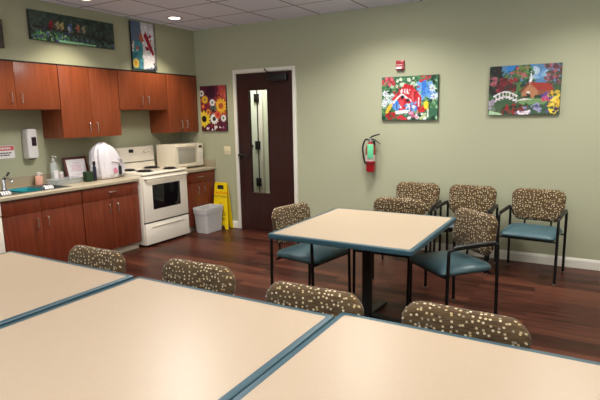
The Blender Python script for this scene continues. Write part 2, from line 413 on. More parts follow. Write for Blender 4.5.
sk = thing('kitchen_sink', 'stainless double bowl sink set in the long counter', 'sink', (0, 0, CH))
ym = -2.80
rim = MB(); r0, r1, r2, r3 = SKX0-.02, SKX1+.02, SKY0-.02, SKY1+.02
bx0, bx1 = SKX0+.05, SKX1-.02
for x0, x1, y0, y1 in ((r0, bx0, r2, r3), (bx1, r1, r2, r3), (bx0, bx1, r2, SKY0+.02), (bx0, bx1, SKY1-.02, r3), (bx0, bx1, ym-.02, ym+.02)):
    rim.box(x0, x1, y0, y1, .0005, .005)
rim.build('rim', M['steel'], sk, smooth=False)
for y0, y1 in ((SKY0+.02, ym-.02), (ym+.02, SKY1-.02)):
    bw = MB(); P = lambda r, z, i: [(x, y, z) for x, y in rrect(bx0+i, bx1-i, y0+i, y1-i, r)]
    bw.loft([P(.05, .003, 0), P(.05, -.15, .012), P(.04, -.165, .03), P(.03, -.168, .12)], cap=False)
    bw.bm.faces.ensure_lookup_table()
    vs = [v for v in bw.bm.verts if abs(v.co.z+.168) < 1e-5]; bw.bm.faces.new(vs)
    bw.build('bowl', M['steel'], sk)
fc = thing('faucet', 'chrome kitchen faucet with a dark lever behind the sink', 'faucet', (.155, -2.72, CH+.005))
MB().lathe([(.028, 0), (.026, .012), (.02, .03), (.018, .09), (.014, .1)]).build('faucet_body', M['chrome'], fc)
MB().tube([(0, 0, .08), (.0, 0, .125), (.05, -.0, .135), (.15, -.0, .10), (.152, 0, .075)], .011, 12, .03).build('spout', M['chrome'], fc)
MB().tube([(0, .012, .1), (.005, .03, .13), (.01, .06, .17)], [.01, .008, .012], 10).build('lever', M['black'], fc)

tb = thing('dish_tub', 'teal plastic dish tub sitting in the sink bowl', 'dish tub', (.37, -2.64, CH-.165))
P = lambda z, i, r=.03: [(x, y, z) for x, y in rrect(-.14+i, .14-i, -.11+i, .11-i, r)]
MB().loft([P(.0, .02), P(.165, .003), P(.178, 0), P(.178, .006), P(.16, .01), P(.01, .026)]).build('tub_shell', M['tub'], tb)

for (x, y, lab) in ((.54, -2.50, 'striped white dish cloth over the sink edge, right of the teal tub'), (.54, -2.93, 'striped white dish cloth over the sink edge by the faucet')):
    t = thing('dish_cloth', lab, 'cloth', (x, y, CH+.006), 0, 'dish cloths on the sink')
    c = MB(); n = 9
    prof = [(-.045, -.07), (-.042, -.01), (-.034, .022), (-.015, .036), (.005, .034), (.02, .02), (.026, .006)]
    c.loft([[(px, -.045+.09*i/8, pz+.002*math.sin(i*2)) for i in range(9)] + [(px-.004, -.045+.09*i/8, pz-.004) for i in range(8, -1, -1)] for px, pz in prof])
    c.build('cloth_body', M['cloth'], t)
    s = MB()
    for yy in (-.028, -.006, .016, .034):
        s.loft([[(px, yy-.004, pz+.0035), (px, yy+.004, pz+.0035), (px, yy+.004, pz+.0005), (px, yy-.004, pz+.0005)] for px, pz in prof])
    s.build('stripe', M['clothstripe'], t)

def pump_bottle(name, label, loc, r, h, body, group=None, cap='dispenser', label_mat=None):
    t = thing(name, label, 'bottle', loc, 0, group)
    MB().lathe([(r*.9, 0), (r, .008), (r, h*.68), (r*.8, h*.78), (r*.35, h*.84), (r*.35, h*.88)], seg=20, sx=.75).build('bottle_body', body, t)
    p = MB().lathe([(r*.42, h*.86), (r*.42, h*.93), (r*.15, h*.94), (r*.15, h), (r*.4, h+.002), (r*.4, h+.014), (r*.1, h+.016)], seg=14)
    p.tube([(0, 0, h+.008), (r*1.2, 0, h+.006), (r*1.4, 0, h-.006)], .005, 8); p.build('pump', M[cap], t)
    if label_mat: MB().box(r*.755, r*.77, -r*.6, r*.6, h*.12, h*.5, 0).build('label', label_mat, t)
    return t
pump_bottle('soap_bottle', 'pink soap pump bottle behind the sink below the wall dispenser', (.085, -2.30, CH+.001), .043, .12, M['soap'])
pump_bottle('sanitizer_bottle', 'tall clear pump bottle with white label left of the framed notice', (.11, -2.13, CH+.001), .04, .285, M['clear'], label_mat=M['paper'])
pb = thing('jar', 'small white lidded jar beside the framed notice', 'jar', (.09, -2.045, CH+.001))
MB().lathe([(.03, 0), (.032, .006), (.032, .085), (.028, .09)]).build('jar_body', M['gauge'], pb)
MB().lathe([(.03, .09), (.032, .092), (.032, .112), (.029, .115)]).build('lid', M['dispenser'], pb)

ry = thing('dish_tray', 'cloudy clear plastic tray in front of the framed notice', 'tray', (.265, -2.115, CH+.001))
P = lambda z, i, r=.03: [(x, y, z) for x, y in rrect(-.11+i, .11-i, -.17+i, .17-i, r)]
MB().loft([P(0, .018), P(.05, .003), P(.056, -.006), P(.056, .004), P(.05, .008), P(.005, .023)]).build('tray_shell', M['smoky'], ry)

fn = thing('picture_frame', 'burgundy framed white notice leaning on the backsplash', 'picture frame', (.115, -1.828, CH+.0035))
fn.rotation_euler = (0, R(-14), 0)
f = MB(); w, h = .15, .265
f.box(-.008, .008, -w, -w+.026, 0, h, .002).box(-.008, .008, w-.026, w, 0, h, .002).box(-.008, .008, -w+.026, w-.026, 0, .024, .002).box(-.008, .008, -w+.026, w-.026, h-.024, h, .002)
f.build('frame_moulding', M['frame'], fn)
MB().box(-.006, .002, -w+.02, w-.02, .02, h-.02).build('notice_paper', M['paper'], fn)
tx = MB(); random.seed(4)
for i, z in enumerate((.2, .185, .165, .15, .135, .12, .105, .06)):
    ww = (.05 if i < 2 else .08)*random.uniform(.75, 1)
    tx.box(.002, .0026, -ww, ww, z-.002, z+.002)
tx.build('notice_lines', M['pink'], fn)

gb = thing('storage_box', 'green box in front of the white plastic bag', 'box', (.375, -1.90, CH+.001))
MB().box(-.035, .035, -.047, .047, 0, .112, .006).build('box_body', M['green'], gb)
MB().box(-.036, .036, -.048, .048, .084, .09, .001).build('box_lid_seam', M['black'], gb)
nb = thing('bottle', 'navy bottle between the green box and the white bag', 'bottle', (.385, -1.822, CH+.001))
MB().lathe([(.018, 0), (.02, .005), (.02, .15), (.012, .17), (.012, .18)], seg=16).build('bottle_body', M['navy'], nb)
MB().lathe([(.016, .178), (.016, .215), (.012, .22)], seg=16).build('cap', M['black'], nb)

# plastic shopping bag slumped around something tall
bg = thing('plastic_bag', 'white plastic shopping bag standing on the counter left of stove', 'bag', (.30, -1.612, CH+.001))
random.seed(11); rings = []
prof = [(.80, 0), (.97, .008), (1.03, .05), (1.04, .1), (1.03, .15), (1.0, .2), (.97, .25), (.91, .295), (.82, .335), (.68, .368), (.5, .392), (.3, .408), (.1, .414)]
n = 96
ph = [random.uniform(0, 6.28) for _ in range(12)]
for r, z in prof:
    ring = []
    for i in range(n):
        a = 2*PI*i/n; q = z/.41
        fold = .030*math.sin(5*a+ph[0]+q*2.5)+.026*math.sin(9*a+ph[1]-q*3)+.020*math.sin(15*a+ph[2]+q*4)+.014*abs(math.sin(11*a+ph[3]+q*5))+.012*math.sin(27*a+ph[4]-q*7)
        f = 1+fold*(1.1+1.3*q)+.02*math.sin(22*q+3*a+ph[5])
        sq = 1/max(abs(math.cos(a)), abs(math.sin(a)))**.4
        ring.append((.115*r*f*sq*math.cos(a), .152*r*f*sq*math.sin(a)-.02*q*q, z*(1+.02*math.sin(4*a+ph[6]))))
    rings.append(ring)
MB().loft(rings).build('bag_body', M['bag'], bg, ang=80)
hn = MB()
def ribbon(mb, pts, w):
    L = [Vector(p) for p in pts]; rr = []
    for i, p in enumerate(L):
        d = (L[min(i+1, len(L)-1)]-L[max(i-1, 0)]).normalized(); u = Vector((1, .25, .1)); u = (u-d*u.dot(d)).normalized(); nn = d.cross(u)
        ww = w*(1+.35*math.sin(i*2.1)); rr.append([p+u*ww+nn*.002, p+u*ww*.2+nn*.009, p-u*ww+nn*.002, p-u*ww*.9-nn*.002, p-u*ww*.1+nn*.004, p+u*ww*.9-nn*.002])
    mb.loft(rr)
ribbon(hn, [(.085, .10, .23), (.09, .145, .22), (.092, .175, .18), (.09, .185, .13), (.085, .18, .07), (.082, .165, .025)], .026)
ribbon(hn, [(.10, .02, .2), (.115, .07, .19), (.118, .12, .165), (.112, .15, .12), (.11, .145, .06)], .02)
hn.build('bag_handle', M['bag'], bg)
lg = MB()
for k, (yy, zz, rr) in enumerate(((.045, .105, .02), (.062, .082, .014), (.035, .075, .012))):
    lg.cyl((.123-.01*abs(yy-.045), yy, zz), (.134, yy, zz), rr, seg=14)
lg.build('printed_logo', M['pink'], bg)
MB().box(.09, .1245, .105, .142, .04, .14, .004).build('handle_hole', M['ink'], bg)

# stove
SY0, SY1, SF, CT = -1.388, -.634, .665, .905
sv = thing('stove', 'white electric range with four black coil burners and backguard', 'stove', (0, 0, 0))
MB().box(.03, SF-.03, SY0, SY1, .03, CT-.03, .003).build('stove_body', M['white'], sv)
c = MB(); c.prism([(.03, CT-.03), (SF-.005, CT-.03), (SF+.012, CT-.024), (SF+.012, CT-.012), (SF, CT), (.03, CT)], 'y', SY0, SY1, .002); c.build('cooktop', M['white'], sv)
for (x, y, r) in ((.50, -1.19, .095), (.535, -.80, .08), (.225, -1.19, .08), (.225, -.82, .095)):
    b = MB().lathe([(r+.012, 0), (r+.014, .003), (r+.004, .005), (r-.004, .002)], (x, y, CT), 32).build('drip_pan', M['black'], sv)
    coil = []; turns = 4
    for i in range(turns*20+1):
        t = i/(turns*20); a = t*turns*2*PI; rr = .018+(r-.022)*t; coil.append((x+rr*math.cos(a), y+rr*math.sin(a), CT+.011))
    MB().tube(coil, .0065, 6).build('burner_coil', M['black'], b)
bgd = MB(); bgd.prism([(.03, CT), (.10, CT), (.088, 1.185), (.03, 1.185)], 'y', SY0+.004, SY1-.004, .004); bg2 = bgd.build('backguard', M['white'], sv)
MB().box(.09, .1015, SY0+.006, SY1-.006, .988, .996).build('vent_slot', M['black'], bg2)
MB().box(.086, .097, -1.06, -.99, 1.115, 1.155, .001).build('clock_display', M['black'], bg2)
for y in (-1.3, -1.22, -.80, -.72):
    kk = MB(); kk.cyl((.085, y, 1.12), (.112, y, 1.122), .021, .018, 18).box(.112, .118, y-.003, y+.003, 1.104, 1.138); kk.build('knob', M['white'], bg2)
dr = MB().box(SF-.03, SF, SY0+.004, SY1-.004, .305, CT-.04, .006).build('oven_door', M['white'], sv)
MB().box(SF-.01, SF+.003, -1.245, -.775, .45, .752, .004).build('oven_window', M['blackglass'], dr)
hb = MB(); hb.tube([(SF-.003, SY0+.03, .838), (SF+.045, SY0+.035, .838), (SF+.045, SY1-.035, .838), (SF-.003, SY1-.03, .838)], .015, 12, .03); hb.build('handle', M['white'], dr)
MB().box(SF-.032, SF-.012, SY0+.004, SY1-.004, .288, .306).build('drawer_gap', M['black'], sv)
wd = MB(); wd.box(SF-.03, SF, SY0+.004, SY1-.004, .03, .287, .006); wd.box(SF-.002, SF+.012, SY0+.1, SY1-.1, .236, .25, .005); wd.build('warming_drawer', M['white'], sv)
MB().box(.08, SF-.06, SY0+.02, SY1-.02, 0, .031).build('plinth', M['black'], sv)

# microwave
mw = thing('microwave', 'almond countertop microwave in the corner next to the stove', 'microwave', (0, -.34, CH+.001))
my0, my1, mx0, mx1, mz0, mz1 = -.285, .275, .13, .47, .016, .335
MB().box(mx0, mx1-.02, my0, my1, mz0, mz1, .006).build('microwave_body', M['cream'], mw)
md = MB(); md.box(mx1-.02, mx1, my0+.002, my1-.13, mz0+.004, mz1-.004, .008); dd = md.build('microwave_door', M['cream'], mw)
MB().box(mx1-.004, mx1+.0015, my0+.06, my1-.165, mz0+.06, mz1-.06, .002).build('door_window', M['screen'], dd)
for z in (mz0+.018, mz1-.045): MB().box(mx1-.002, mx1+.012, my0+.03, my1-.14, z, z+.026, .008).build('door_rail', M['cream'], dd)
pn = MB().box(mx1-.02, mx1, my1-.127, my1-.002, mz0+.004, mz1-.004, .006).build('control_panel', M['cream'], mw)
MB().box(mx1-.002, mx1+.001, my1-.092, my1-.03, mz1-.062, mz1-.034).build('display', M['black'], pn)
bt = MB()
for i in range(4):
    for j in range(3): bt.box(mx1-.002, mx1+.002, my1-.105+.034*j, my1-.081+.034*j, mz0+.06+.042*i, mz0+.085+.042*i, .001)
bt.build('keypad', M['dispenser'], pn)
for x in (mx0+.04, mx1-.06):
    for y in (my0+.05, my1-.05): MB().cyl((x, y, 0), (x, y, mz0+.002), .014, seg=12).build('foot', M['black'], mw)

# things on the kitchen wall
sd = thing('soap_dispenser', 'white wall-mounted soap dispenser above the sink', 'dispenser', (0, -2.335, 1.15))
MB().prism([(-.054, .0), (.05, -.0), (.058, .03), (.055, .29), (.045, .31), (-.045, .31), (-.055, .29), (-.058, .03)], 'x', .001, .1, .012).build('dispenser_housing', M['dispenser'], sd)
MB().box(.098, .103, -.012, .04, .13, .225, .002).build('level_window', M['maroon'], sd)
MB().box(.03, .085, -.03, .03, -.012, .004, .004).build('nozzle_block', M['black'], sd)
ns = thing('wall_sign', 'red and white notice sign on the wall left of dispenser', 'sign', (0, -2.62, 1.165))
MB().box(0, .004, -.135, .135, 0, .13).build('sign_panel', M['paper'], ns)
MB().box(.004, .0045, -.13, .13, .08, .126).build('red_band', M['pinkred'], ns)
tx = MB(); random.seed(3)
x = -.11
while x < .1:
    ww = random.uniform(.008, .016); tx.box(.0045, .005, x, x+ww, .094, .113); x += ww+.006
tx.build('band_lettering', M['paper'], ns)
tx = MB()
for z, e in ((.055, .12), (.033, .085)):
    x = -.12
    while x < e-.02:
        ww = random.uniform(.012, .03); tx.box(.004, .0045, x, x+ww, z-.006, z+.006); x += ww+.005
tx.build('lettering', M['ink'], ns)

# waste basket and wet floor sign
tc = thing('waste_basket', 'grey plastic waste basket on the floor right of the stove', 'waste basket', (.742, -.332, 0))
def TP(z, hx, hy, r=.03): return [(x, y, z) for x, y in rrect(-hx, hx, -hy, hy, r)]
MB().loft([TP(0, .095, .155), TP(.004, .1, .16), TP(.265, .115, .18), TP(.265, .12, .187), TP(.31, .121, .188), TP(.338, .124, .192), TP(.345, .121, .189), TP(.338, .114, .182), TP(.012, .094, .152)]).build('basket_shell', M['trash'], tc)
ws = thing('wet_floor_sign', 'yellow wet floor caution sign standing behind the grey basket', 'floor sign', (.775, -.075, 0))
def leaf(y0, y1, flip):
    m = MB(); zt = .635; d = .008 if not flip else -.008
    prof = [(-.14, 0), (-.105, zt), (.105, zt), (.14, 0), (.09, 0), (.07, .05), (-.07, .05), (-.09, 0)]
    v0 = [(x, y0+(y1-y0)*z/zt, z) for x, z in prof]
    v1 = [(x, y0+(y1-y0)*z/zt+d, z) for x, z in prof]
    m.loft([v0, v1]); return m
fl = leaf(-.062, -.012, False).build('front_leaf', M['yellow'], ws, smooth=False)
leaf(.06, .016, True).build('rear_leaf', M['yellow'], ws, smooth=False)
MB().box(-.1, .1, -.014, .018, .625, .645, .006).build('hinge_cap', M['yellow'], ws)
tl = math.atan2(.05, .635)
MX = lambda z: Matrix.Translation((0, -.0622-.0+.05*z/.635, z)) @ Matrix.Rotation(PI/2-tl, 4, 'X')
MB().text('CAUTION', .056, MX(.50)).build('red_lettering', M['redtext'], fl)
ic = MB().text('WET FLOOR', .04, MX(.45))
ic.build('black_lettering', M['ink'], fl)
pg = MB()
for poly in ([(-.055, .555), (.055, .555), (.05, .61), (-.05, .61)],):
    pg.loft([[(x, -.0625+.05*z/.635, z) for x, z in poly], [(x, -.0632+.05*z/.635, z) for x, z in poly]])
pg.build('top_emblem', M['ink'], fl)
pg = MB()
def on(x, z, o=0): return (x, -.0628+.05*z/.635-o, z)
pg.tube([on(-.09, .19), on(0, .37), on(.09, .19), on(-.09, .19)], .0035, 6)
pg.cyl(on(.012, .305, -.001), on(.012, .305, .001), .014, seg=14)
pg.tube([on(.008, .287), on(-.012, .25), on(.02, .222)], .006, 6); pg.tube([on(-.012, .25), on(-.04, .222)], .006, 6)
pg.tube([on(.004, .28), on(.036, .268)], .004, 6); pg.tube([on(.004, .28), on(-.03, .286)], .004, 6)
pg.tube([on(-.08, .14), on(.08, .14)], .006, 6)
pg.build('slip_pictogram', M['ink'], fl)

# fire extinguisher (hangs on a bracket)
fe = thing('fire_extinguisher', 'red fire extinguisher with green tag hanging on the wall', 'fire extinguisher', (3.01, 0, .882))
MB().lathe([(.04, 0), (.05, .006), (.054, .02), (.054, .27), (.049, .3), (.032, .33), (.018, .345), (.018, .36)], (0, -.075, 0), 28).build('cylinder_body', M['red'], fe)
MB().lathe([(.0547, .13), (.0547, .20)], (0, -.075, 0), 28).build('label_band', M['gauge'], fe)
v = MB(); v.lathe([(.02, .35), (.024, .355), (.024, .385), (.012, .395), (.012, .40)], (0, -.075, 0), 16); v.build('valve', M['nickel'], fe)
hv = MB(); hv.tube([(-.01, -.075, .395), (.04, -.085, .42), (.12, -.10, .44)], [.01, .009, .007], 8); hv.tube([(.0, -.075, .38), (.06, -.09, .375), (.125, -.1, .33)], [.009, .008, .006], 8)
hv.build('squeeze_handle', M['black'], fe)
MB().tube([(-.01, -.078, .37), (-.06, -.085, .385), (-.098, -.085, .3), (-.09, -.08, .18), (-.062, -.078, .09)], .0095, 10, .06).build('hose', M['black'], fe)
MB().box(-.034, .034, -.0665, -.064, .165, .325, .001, mx=Matrix.Translation((0, -.075, 0)) @ Matrix.Rotation(R(20), 4, 'Z')).build('inspection_tag', M['tag'], fe)
MB().box(-.03, .03, -.012, -.0005, .1, .36, .002).build('wall_bracket', M['black'], fe)
br = MB().tube([(-.055, -.075, .1)]+[(.057*math.cos(a), -.075-.057*math.sin(a), .1) for a in [PI-PI*i/12 for i in range(1, 12)]]+[(.055, -.075, .1), (.03, -.006, .1)], .004, 6); br.build('strap', M['black'], fe)

al = thing('fire_alarm_strobe', 'small red fire alarm strobe high on the back wall', 'fire alarm', (3.335, 0, 2.02))
MB().box(-.046, .046, -.04, 0, 0.004, .108, .006).build('alarm_housing', M['red'], al)
MB().box(-.038, .028, -.056, -.039, .014, .04, .006).build('strobe_lens', M['lens'], al)
MB().box(-.038, .028, -.043, -.039, .056, .064, .001).build('label_strip', M['gauge'], al)

# ------------------------------------------------------------------ pictures
class Art:
    def __init__(s, w, h, nx, bg):
        s.w, s.h, s.nx = w, h, nx; s.ny = int(nx*h/w); s.px = [bg]*(s.nx*s.ny)
    def each(s, f, c):
        for j in range(s.ny):
            v = (j+.5)/s.ny
            for i in range(s.nx):
                u = (i+.5)/s.nx
                if f(u, v): s.px[j*s.nx+i] = c
    def ell(s, cx, cy, rx, ry, c, rot=0):     # units: fraction of width / height, y up
        a = s.h/s.w; co, si = math.cos(rot), math.sin(rot)
        i0, i1 = int(max(0, (cx-max(rx, ry*a)-.02)*s.nx)), int(min(s.nx, (cx+max(rx, ry*a)+.02)*s.nx+1))
        m = max(ry, rx/a)+.02
        j0, j1 = int(max(0, (cy-m)*s.ny)), int(min(s.ny, (cy+m)*s.ny+1))
        for j in range(j0, j1):
            for i in range(i0, i1):
                x = (i+.5)/s.nx-cx; y = ((j+.5)/s.ny-cy)*a
                p, q = x*co+y*si, -x*si+y*co
                if (p/rx)**2+(q/(ry*a))**2 <= 1: s.px[j*s.nx+i] = c
    def poly(s, pts, c):
        def f(u, v):
            ins = False; n = len(pts)
            for k in range(n):
                (x0, y0), (x1, y1) = pts[k], pts[(k+1) % n]
                if (y0 > v) != (y1 > v) and u < (x1-x0)*(v-y0)/(y1-y0)+x0: ins = not ins
            return ins
        s.each(f, c)
    def dabs(s, n, box, size, cols, seed):
        r = random.Random(seed)
        for _ in range(n):
            sz = r.uniform(*size)
            s.ell(r.uniform(box[0], box[2]), r.uniform(box[1], box[3]), sz, sz*r.uniform(.6, 1.3)*s.w/s.h, r.choice(cols), r.uniform(0, 3))
    def flower(s, cx, cy, r, petal, core, n=12, cr=.4):
        asp = s.w/s.h
        for k in range(n):
            a = 2*PI*k/n
            s.ell(cx+r*.62*math.cos(a), cy+r*.62*math.sin(a)*asp, r*.4, r*.17*asp, petal, a)
        s.ell(cx, cy, r*cr, r*cr*asp, core)
def picture(art, label, loc, rz, depth=.03, group='canvas prints on the walls', tilt=0, loose=1.2):
    rr = random.Random(label); src = list(art.px)      # loose brushwork
    for j in range(art.ny):
        for i in range(art.nx):
            a = min(art.nx-1, max(0, i+round(rr.gauss(0, loose*.5)))); b = min(art.ny-1, max(0, j+round(rr.gauss(0, loose*.5))))
            k = rr.uniform(.8, 1.14); art.px[j*art.nx+i] = tuple(min(255, c*k) for c in src[b*art.nx+a])
    t = thing('canvas_print', label, 'picture', loc, rz, group)
    w, h = art.w, art.h
    MB().box(-w/2, w/2, -depth, -.001, -h/2, h/2, .003).build('stretched_canvas', M['canvas_side'], t)
    nx, ny = art.nx, art.ny
    vs = [(-w/2+.002+(w-.004)*i/nx, -depth-.0006, -h/2+.002+(h-.004)*j/ny) for j in range(ny+1) for i in range(nx+1)]
    fs = [(j*(nx+1)+i, j*(nx+1)+i+1, (j+1)*(nx+1)+i+1, (j+1)*(nx+1)+i) for j in range(ny) for i in range(nx)]
    me = bpy.data.meshes.new('printed_image'); me.from_pydata(vs, [], fs)
    at = me.attributes.new('paint', 'FLOAT_COLOR', 'CORNER')
    dat = []
    for c in art.px:
        l = rgb(*c); dat += [*l, 1]*4
    at.data.foreach_set('color', dat)
    me.materials.append(M['print'])
    o = bpy.data.objects.new('printed_image', me); C.objects.link(o); o.parent = t
    return t
G = [(30, 62, 40), (48, 92, 54), (70, 118, 70), (24, 50, 36), (92, 140, 84)]
# red birdhouse
A = Art(.64, .48, 170, (58, 108, 78))
A.dabs(240, (0, 0, 1, 1), (.012, .035), G+[(120, 165, 120), (150, 190, 150)], 1)
A.dabs(26, (.0, .3, .25, .7), (.02, .045), [(205, 214, 212), (150, 185, 190), (120, 160, 130)], 31); A.dabs(34, (.55, .5, 1, .82), (.02, .05), [(110, 165, 220), (190, 210, 225), (80, 140, 205)], 32); A.dabs(16, (.2, .75, .7, .95), (.02, .04), [(170, 195, 160), (200, 214, 190)], 34)
A.dabs(22, (.02, .82, .22, .98), (.015, .03), [(190, 60, 70), (160, 40, 60), (215, 100, 110)], 2)
A.dabs(12, (.68, .88, .88, .99), (.015, .03), [(190, 60, 70), (150, 50, 70)], 22)
A.poly([(.72, .62), (.80, .62), (.80, .9), (.72, .86)], (52, 120, 210)); A.dabs(10, (.72, .55, .86, .7), (.02, .04), [(90, 150, 220), (60, 120, 205)], 3)
for cx, cy in ((.06, .62), (.09, .47), (.05, .38), (.91, .7), (.93, .52)):
    A.flower(cx, cy, .06, (236, 236, 240), (150, 150, 190), 7, .3)
A.poly([(.17, .48), (.40, .78), (.46, .70), (.28, .44)], (196, 36, 44))
A.poly([(.36, .72), (.42, .84), (.56, .78), (.72, .52), (.70, .22), (.32, .22), (.30, .5)], (196, 34, 44))
A.dabs(46, (.22, .3, .7, .78), (.012, .028), [(170, 28, 38), (214, 70, 76), (150, 26, 36)], 35)
A.poly([(.33, .64), (.36, .72), (.52, .70), (.50, .6)], (238, 225, 225))
for x in (.38, .43, .48): A.poly([(x, .62), (x+.025, .62), (x+.025, .72), (x, .72)], (196, 40, 50))
A.poly([(.20, .42), (.36, .63), (.54, .46), (.54, .42), (.36, .57), (.22, .38)], (240, 232, 232))
A.ell(.38, .53, .035, .045, (40, 30, 40)); A.ell(.48, .45, .03, .04, (40, 30, 40))
A.poly([(.54, .62), (.58, .62), (.58, .3), (.54, .3)], (222, 84, 92)); A.poly([(.66, .52), (.685, .5), (.685, .26), (.66, .26)], (236, 226, 228))
A.poly([(.33, .47), (.40, .47), (.40, .2), (.33, .2)], (214, 70, 80))
A.poly([(.44, .38), (.52, .38), (.52, .2), (.44, .2)], (215, 225, 240)); A.ell(.27, .32, .07, .09, (60, 130, 215)); A.ell(.28, .41, .035, .045, (60, 130, 215)); A.ell(.59, .27, .065, .08, (60, 125, 205)); A.ell(.55, .37, .03, .04, (90, 150, 215))
A.dabs(20, (.24, .2, .62, .4), (.015, .03), [(70, 130, 205), (225, 228, 235), (120, 160, 210), (40, 60, 120)], 36)
A.poly([(.24, .14), (.48, .16), (.48, .23), (.26, .22)], (240, 238, 236))
A.dabs(18, (.08, .02, .26, .16), (.02, .045), [(176, 32, 40), (150, 26, 34), (60, 80, 50)], 5); A.dabs(12, (.66, .18, .78, .3), (.02, .035), [(205, 40, 44), (175, 30, 40)], 6); A.dabs(10, (.3, .0, .45, .1), (.02, .035), [(200, 50, 60)], 7)
A.dabs(14, (.48, .04, .66, .18), (.018, .035), [(230, 150, 185), (240, 235, 240), (205, 90, 130)], 8); A.dabs(8, (.66, .02, .8, .14), (.02, .03), [(190, 205, 150), (235, 235, 235)], 9)
A.ell(.13, .27, .035, .13, (228, 190, 60), -.55); A.ell(.8, .34, .045, .09, (240, 214, 50)); A.ell(.83, .25, .02, .06, (230, 200, 60)); A.poly([(.82, .06), (.845, .06), (.845, .24), (.825, .24)], (230, 230, 230))
picture(A, 'bright canvas print of a red birdhouse among flowers and birds', (3.445, 0, 1.715), 0)
# cottage garden
A = Art(.655, .485, 170, (62, 92, 60))
A.poly([(0, .62), (0, 1), (1, 1), (1, .62)], (84, 128, 168)); A.dabs(16, (.55, .72, .8, .9), (.02, .05), [(176, 196, 214), (140, 176, 206), (104, 150, 196)], 1); A.dabs(12, (.15, .88, .6, 1), (.03, .05), [(50, 130, 205)], 2)
A.dabs(60, (.36, .76, .58, .97), (.02, .04), G+[(110, 130, 60)], 33); A.dabs(190, (.16, .34, .64, .88), (.015, .035), G+[(96, 116, 56), (76, 98, 54)], 3); A.dabs(80, (.0, .45, .16, 1), (.02, .04), [(40, 34, 30), (52, 64, 40), (30, 40, 30)], 4)
A.dabs(50, (.12, .50, .38, .72), (.02, .04), [(118, 36, 42), (146, 50, 56), (92, 30, 36), (60, 50, 40)], 5); A.dabs(14, (0, .6, .1, .8), (.015, .03), [(170, 96, 104), (140, 70, 82)], 6)
A.dabs(24, (.3, .72, .58, .95), (.012, .03), [(176, 100, 98), (150, 76, 78), (104, 122, 70), (80, 100, 56)], 7)
A.dabs(80, (.78, .55, 1, 1), (.014, .032), [(120, 80, 84), (170, 90, 96), (70, 84, 54), (96, 60, 60)], 8)
A.poly([(.565, .62), (.59, .88), (.62, .62)], (225, 230, 235))
A.poly([(.46, .5), (.56, .64), (.70, .5), (.70, .34), (.48, .34)], (178, 122, 84)); A.poly([(.56, .66), (.84, .62), (.92, .48), (.70, .48)], (158, 56, 42)); A.poly([(.44, .47), (.56, .66), (.58, .62), (.47, .45)], (120, 60, 44)); A.poly([(.70, .48), (.88, .48), (.88, .33), (.70, .33)], (140, 84, 60))
A.ell(.565, .44, .025, .035, (230, 225, 215)); A.ell(.565, .39, .03, .04, (110, 70, 60))
A.dabs(30, (.45, .26, .75, .37), (.015, .03), [(46, 66, 40), (36, 54, 36)], 10)
A.poly([(.35, .3), (.5, .2), (.8, .2), (.85, .3), (.6, .34)], (116, 150, 96)); A.poly([(.4, .28), (.5, .34), (.62, .3)], (220, 216, 205))
A.poly([(.0, .0), (.0, .24), (.3, .2), (.5, .02)], (74, 96, 66)); A.poly([(.0, .0), (.02, .1), (.2, .02), (.2, 0)], (170, 200, 160))
A.dabs(60, (.2, .04, .55, .2), (.014, .03), [(150, 46, 46), (120, 40, 38), (60, 78, 44), (46, 60, 40)], 11); A.dabs(30, (.5, .04, .86, .2), (.014, .03), [(84, 84, 130), (60, 80, 70), (150, 150, 180)], 12)
for k in range(14):   # arched white footbridge
    u = .08+.32*k/13; v = .36+.10*math.sin(PI*(k+.5)/14)
    A.poly([(u-.006, v-.13), (u+.008, v-.13), (u+.008, v+.02), (u-.006, v+.02)] if k % 2 else [(u-.016, v-.11), (u+.016, v-.11), (u+.016, v-.07), (u-.016, v-.07)], (225, 215, 218))
    A.poly([(u-.016, v), (u+.016, v), (u+.016, v+.025), (u-.016, v+.025)], (232, 224, 226))
A.dabs(14, (.0, .12, .09, .32), (.015, .035), [(176, 164, 184), (150, 140, 150), (120, 130, 110)], 44)
A.dabs(26, (.38, .0, .6, .08), (.012, .026), [(236, 230, 235), (215, 180, 200), (120, 90, 110)], 13)
A.dabs(36, (.76, .28, .9, .42), (.012, .024), [(200, 70, 80), (90, 70, 150), (180, 90, 150)], 14); A.dabs(50, (.86, .12, .99, .46), (.016, .03), [(226, 192, 56), (206, 164, 56), (90, 96, 50), (236, 212, 90)], 15); A.dabs(14, (.86, .02, .98, .14), (.014, .024), [(60, 50, 90), (240, 210, 60)], 16)
picture(A, 'canvas print of a cottage garden with an arched white footbridge', (4.612, 0, 1.757), 0)
# daisies and sunflowers
A = Art(.455, .62, 120, (84, 30, 34))
A.dabs(90, (0, 0, 1, 1), (.03, .08), [(110, 40, 60), (140, 44, 50), (60, 26, 30), (170, 70, 50), (90, 30, 60)], 1)
A.flower(.42, .86, .26, (88, 30, 60), (54, 20, 40), 14, .72); A.dabs(14, (.7, .75, 1, 1), (.04, .09), [(190, 90, 90), (180, 80, 50), (160, 60, 70)], 2)
for (x, y, r, p, c) in ((.06, .84, .1, (236, 230, 225), (60, 60, 50)), (.18, .70, .13, (232, 182, 60), (150, 130, 50)), (.8, .55, .24, (226, 170, 50), (170, 84, 50)), (.12, .27, .26, (236, 206, 60), (34, 26, 22)), (.47, .63, .11, (230, 230, 235), (90, 110, 70)), (.52, .27, .17, (238, 238, 236), (30, 34, 30)), (.66, .36, .13, (214, 92, 70), (170, 50, 40)), (.88, .28, .11, (230, 226, 225), (90, 130, 90)), (.3, .42, .1, (214, 140, 60), (120, 60, 40)), (.1, .55, .09, (200, 60, 60), (240, 180, 80))):
    A.flower(x, y, r, p, c, 12, .38)
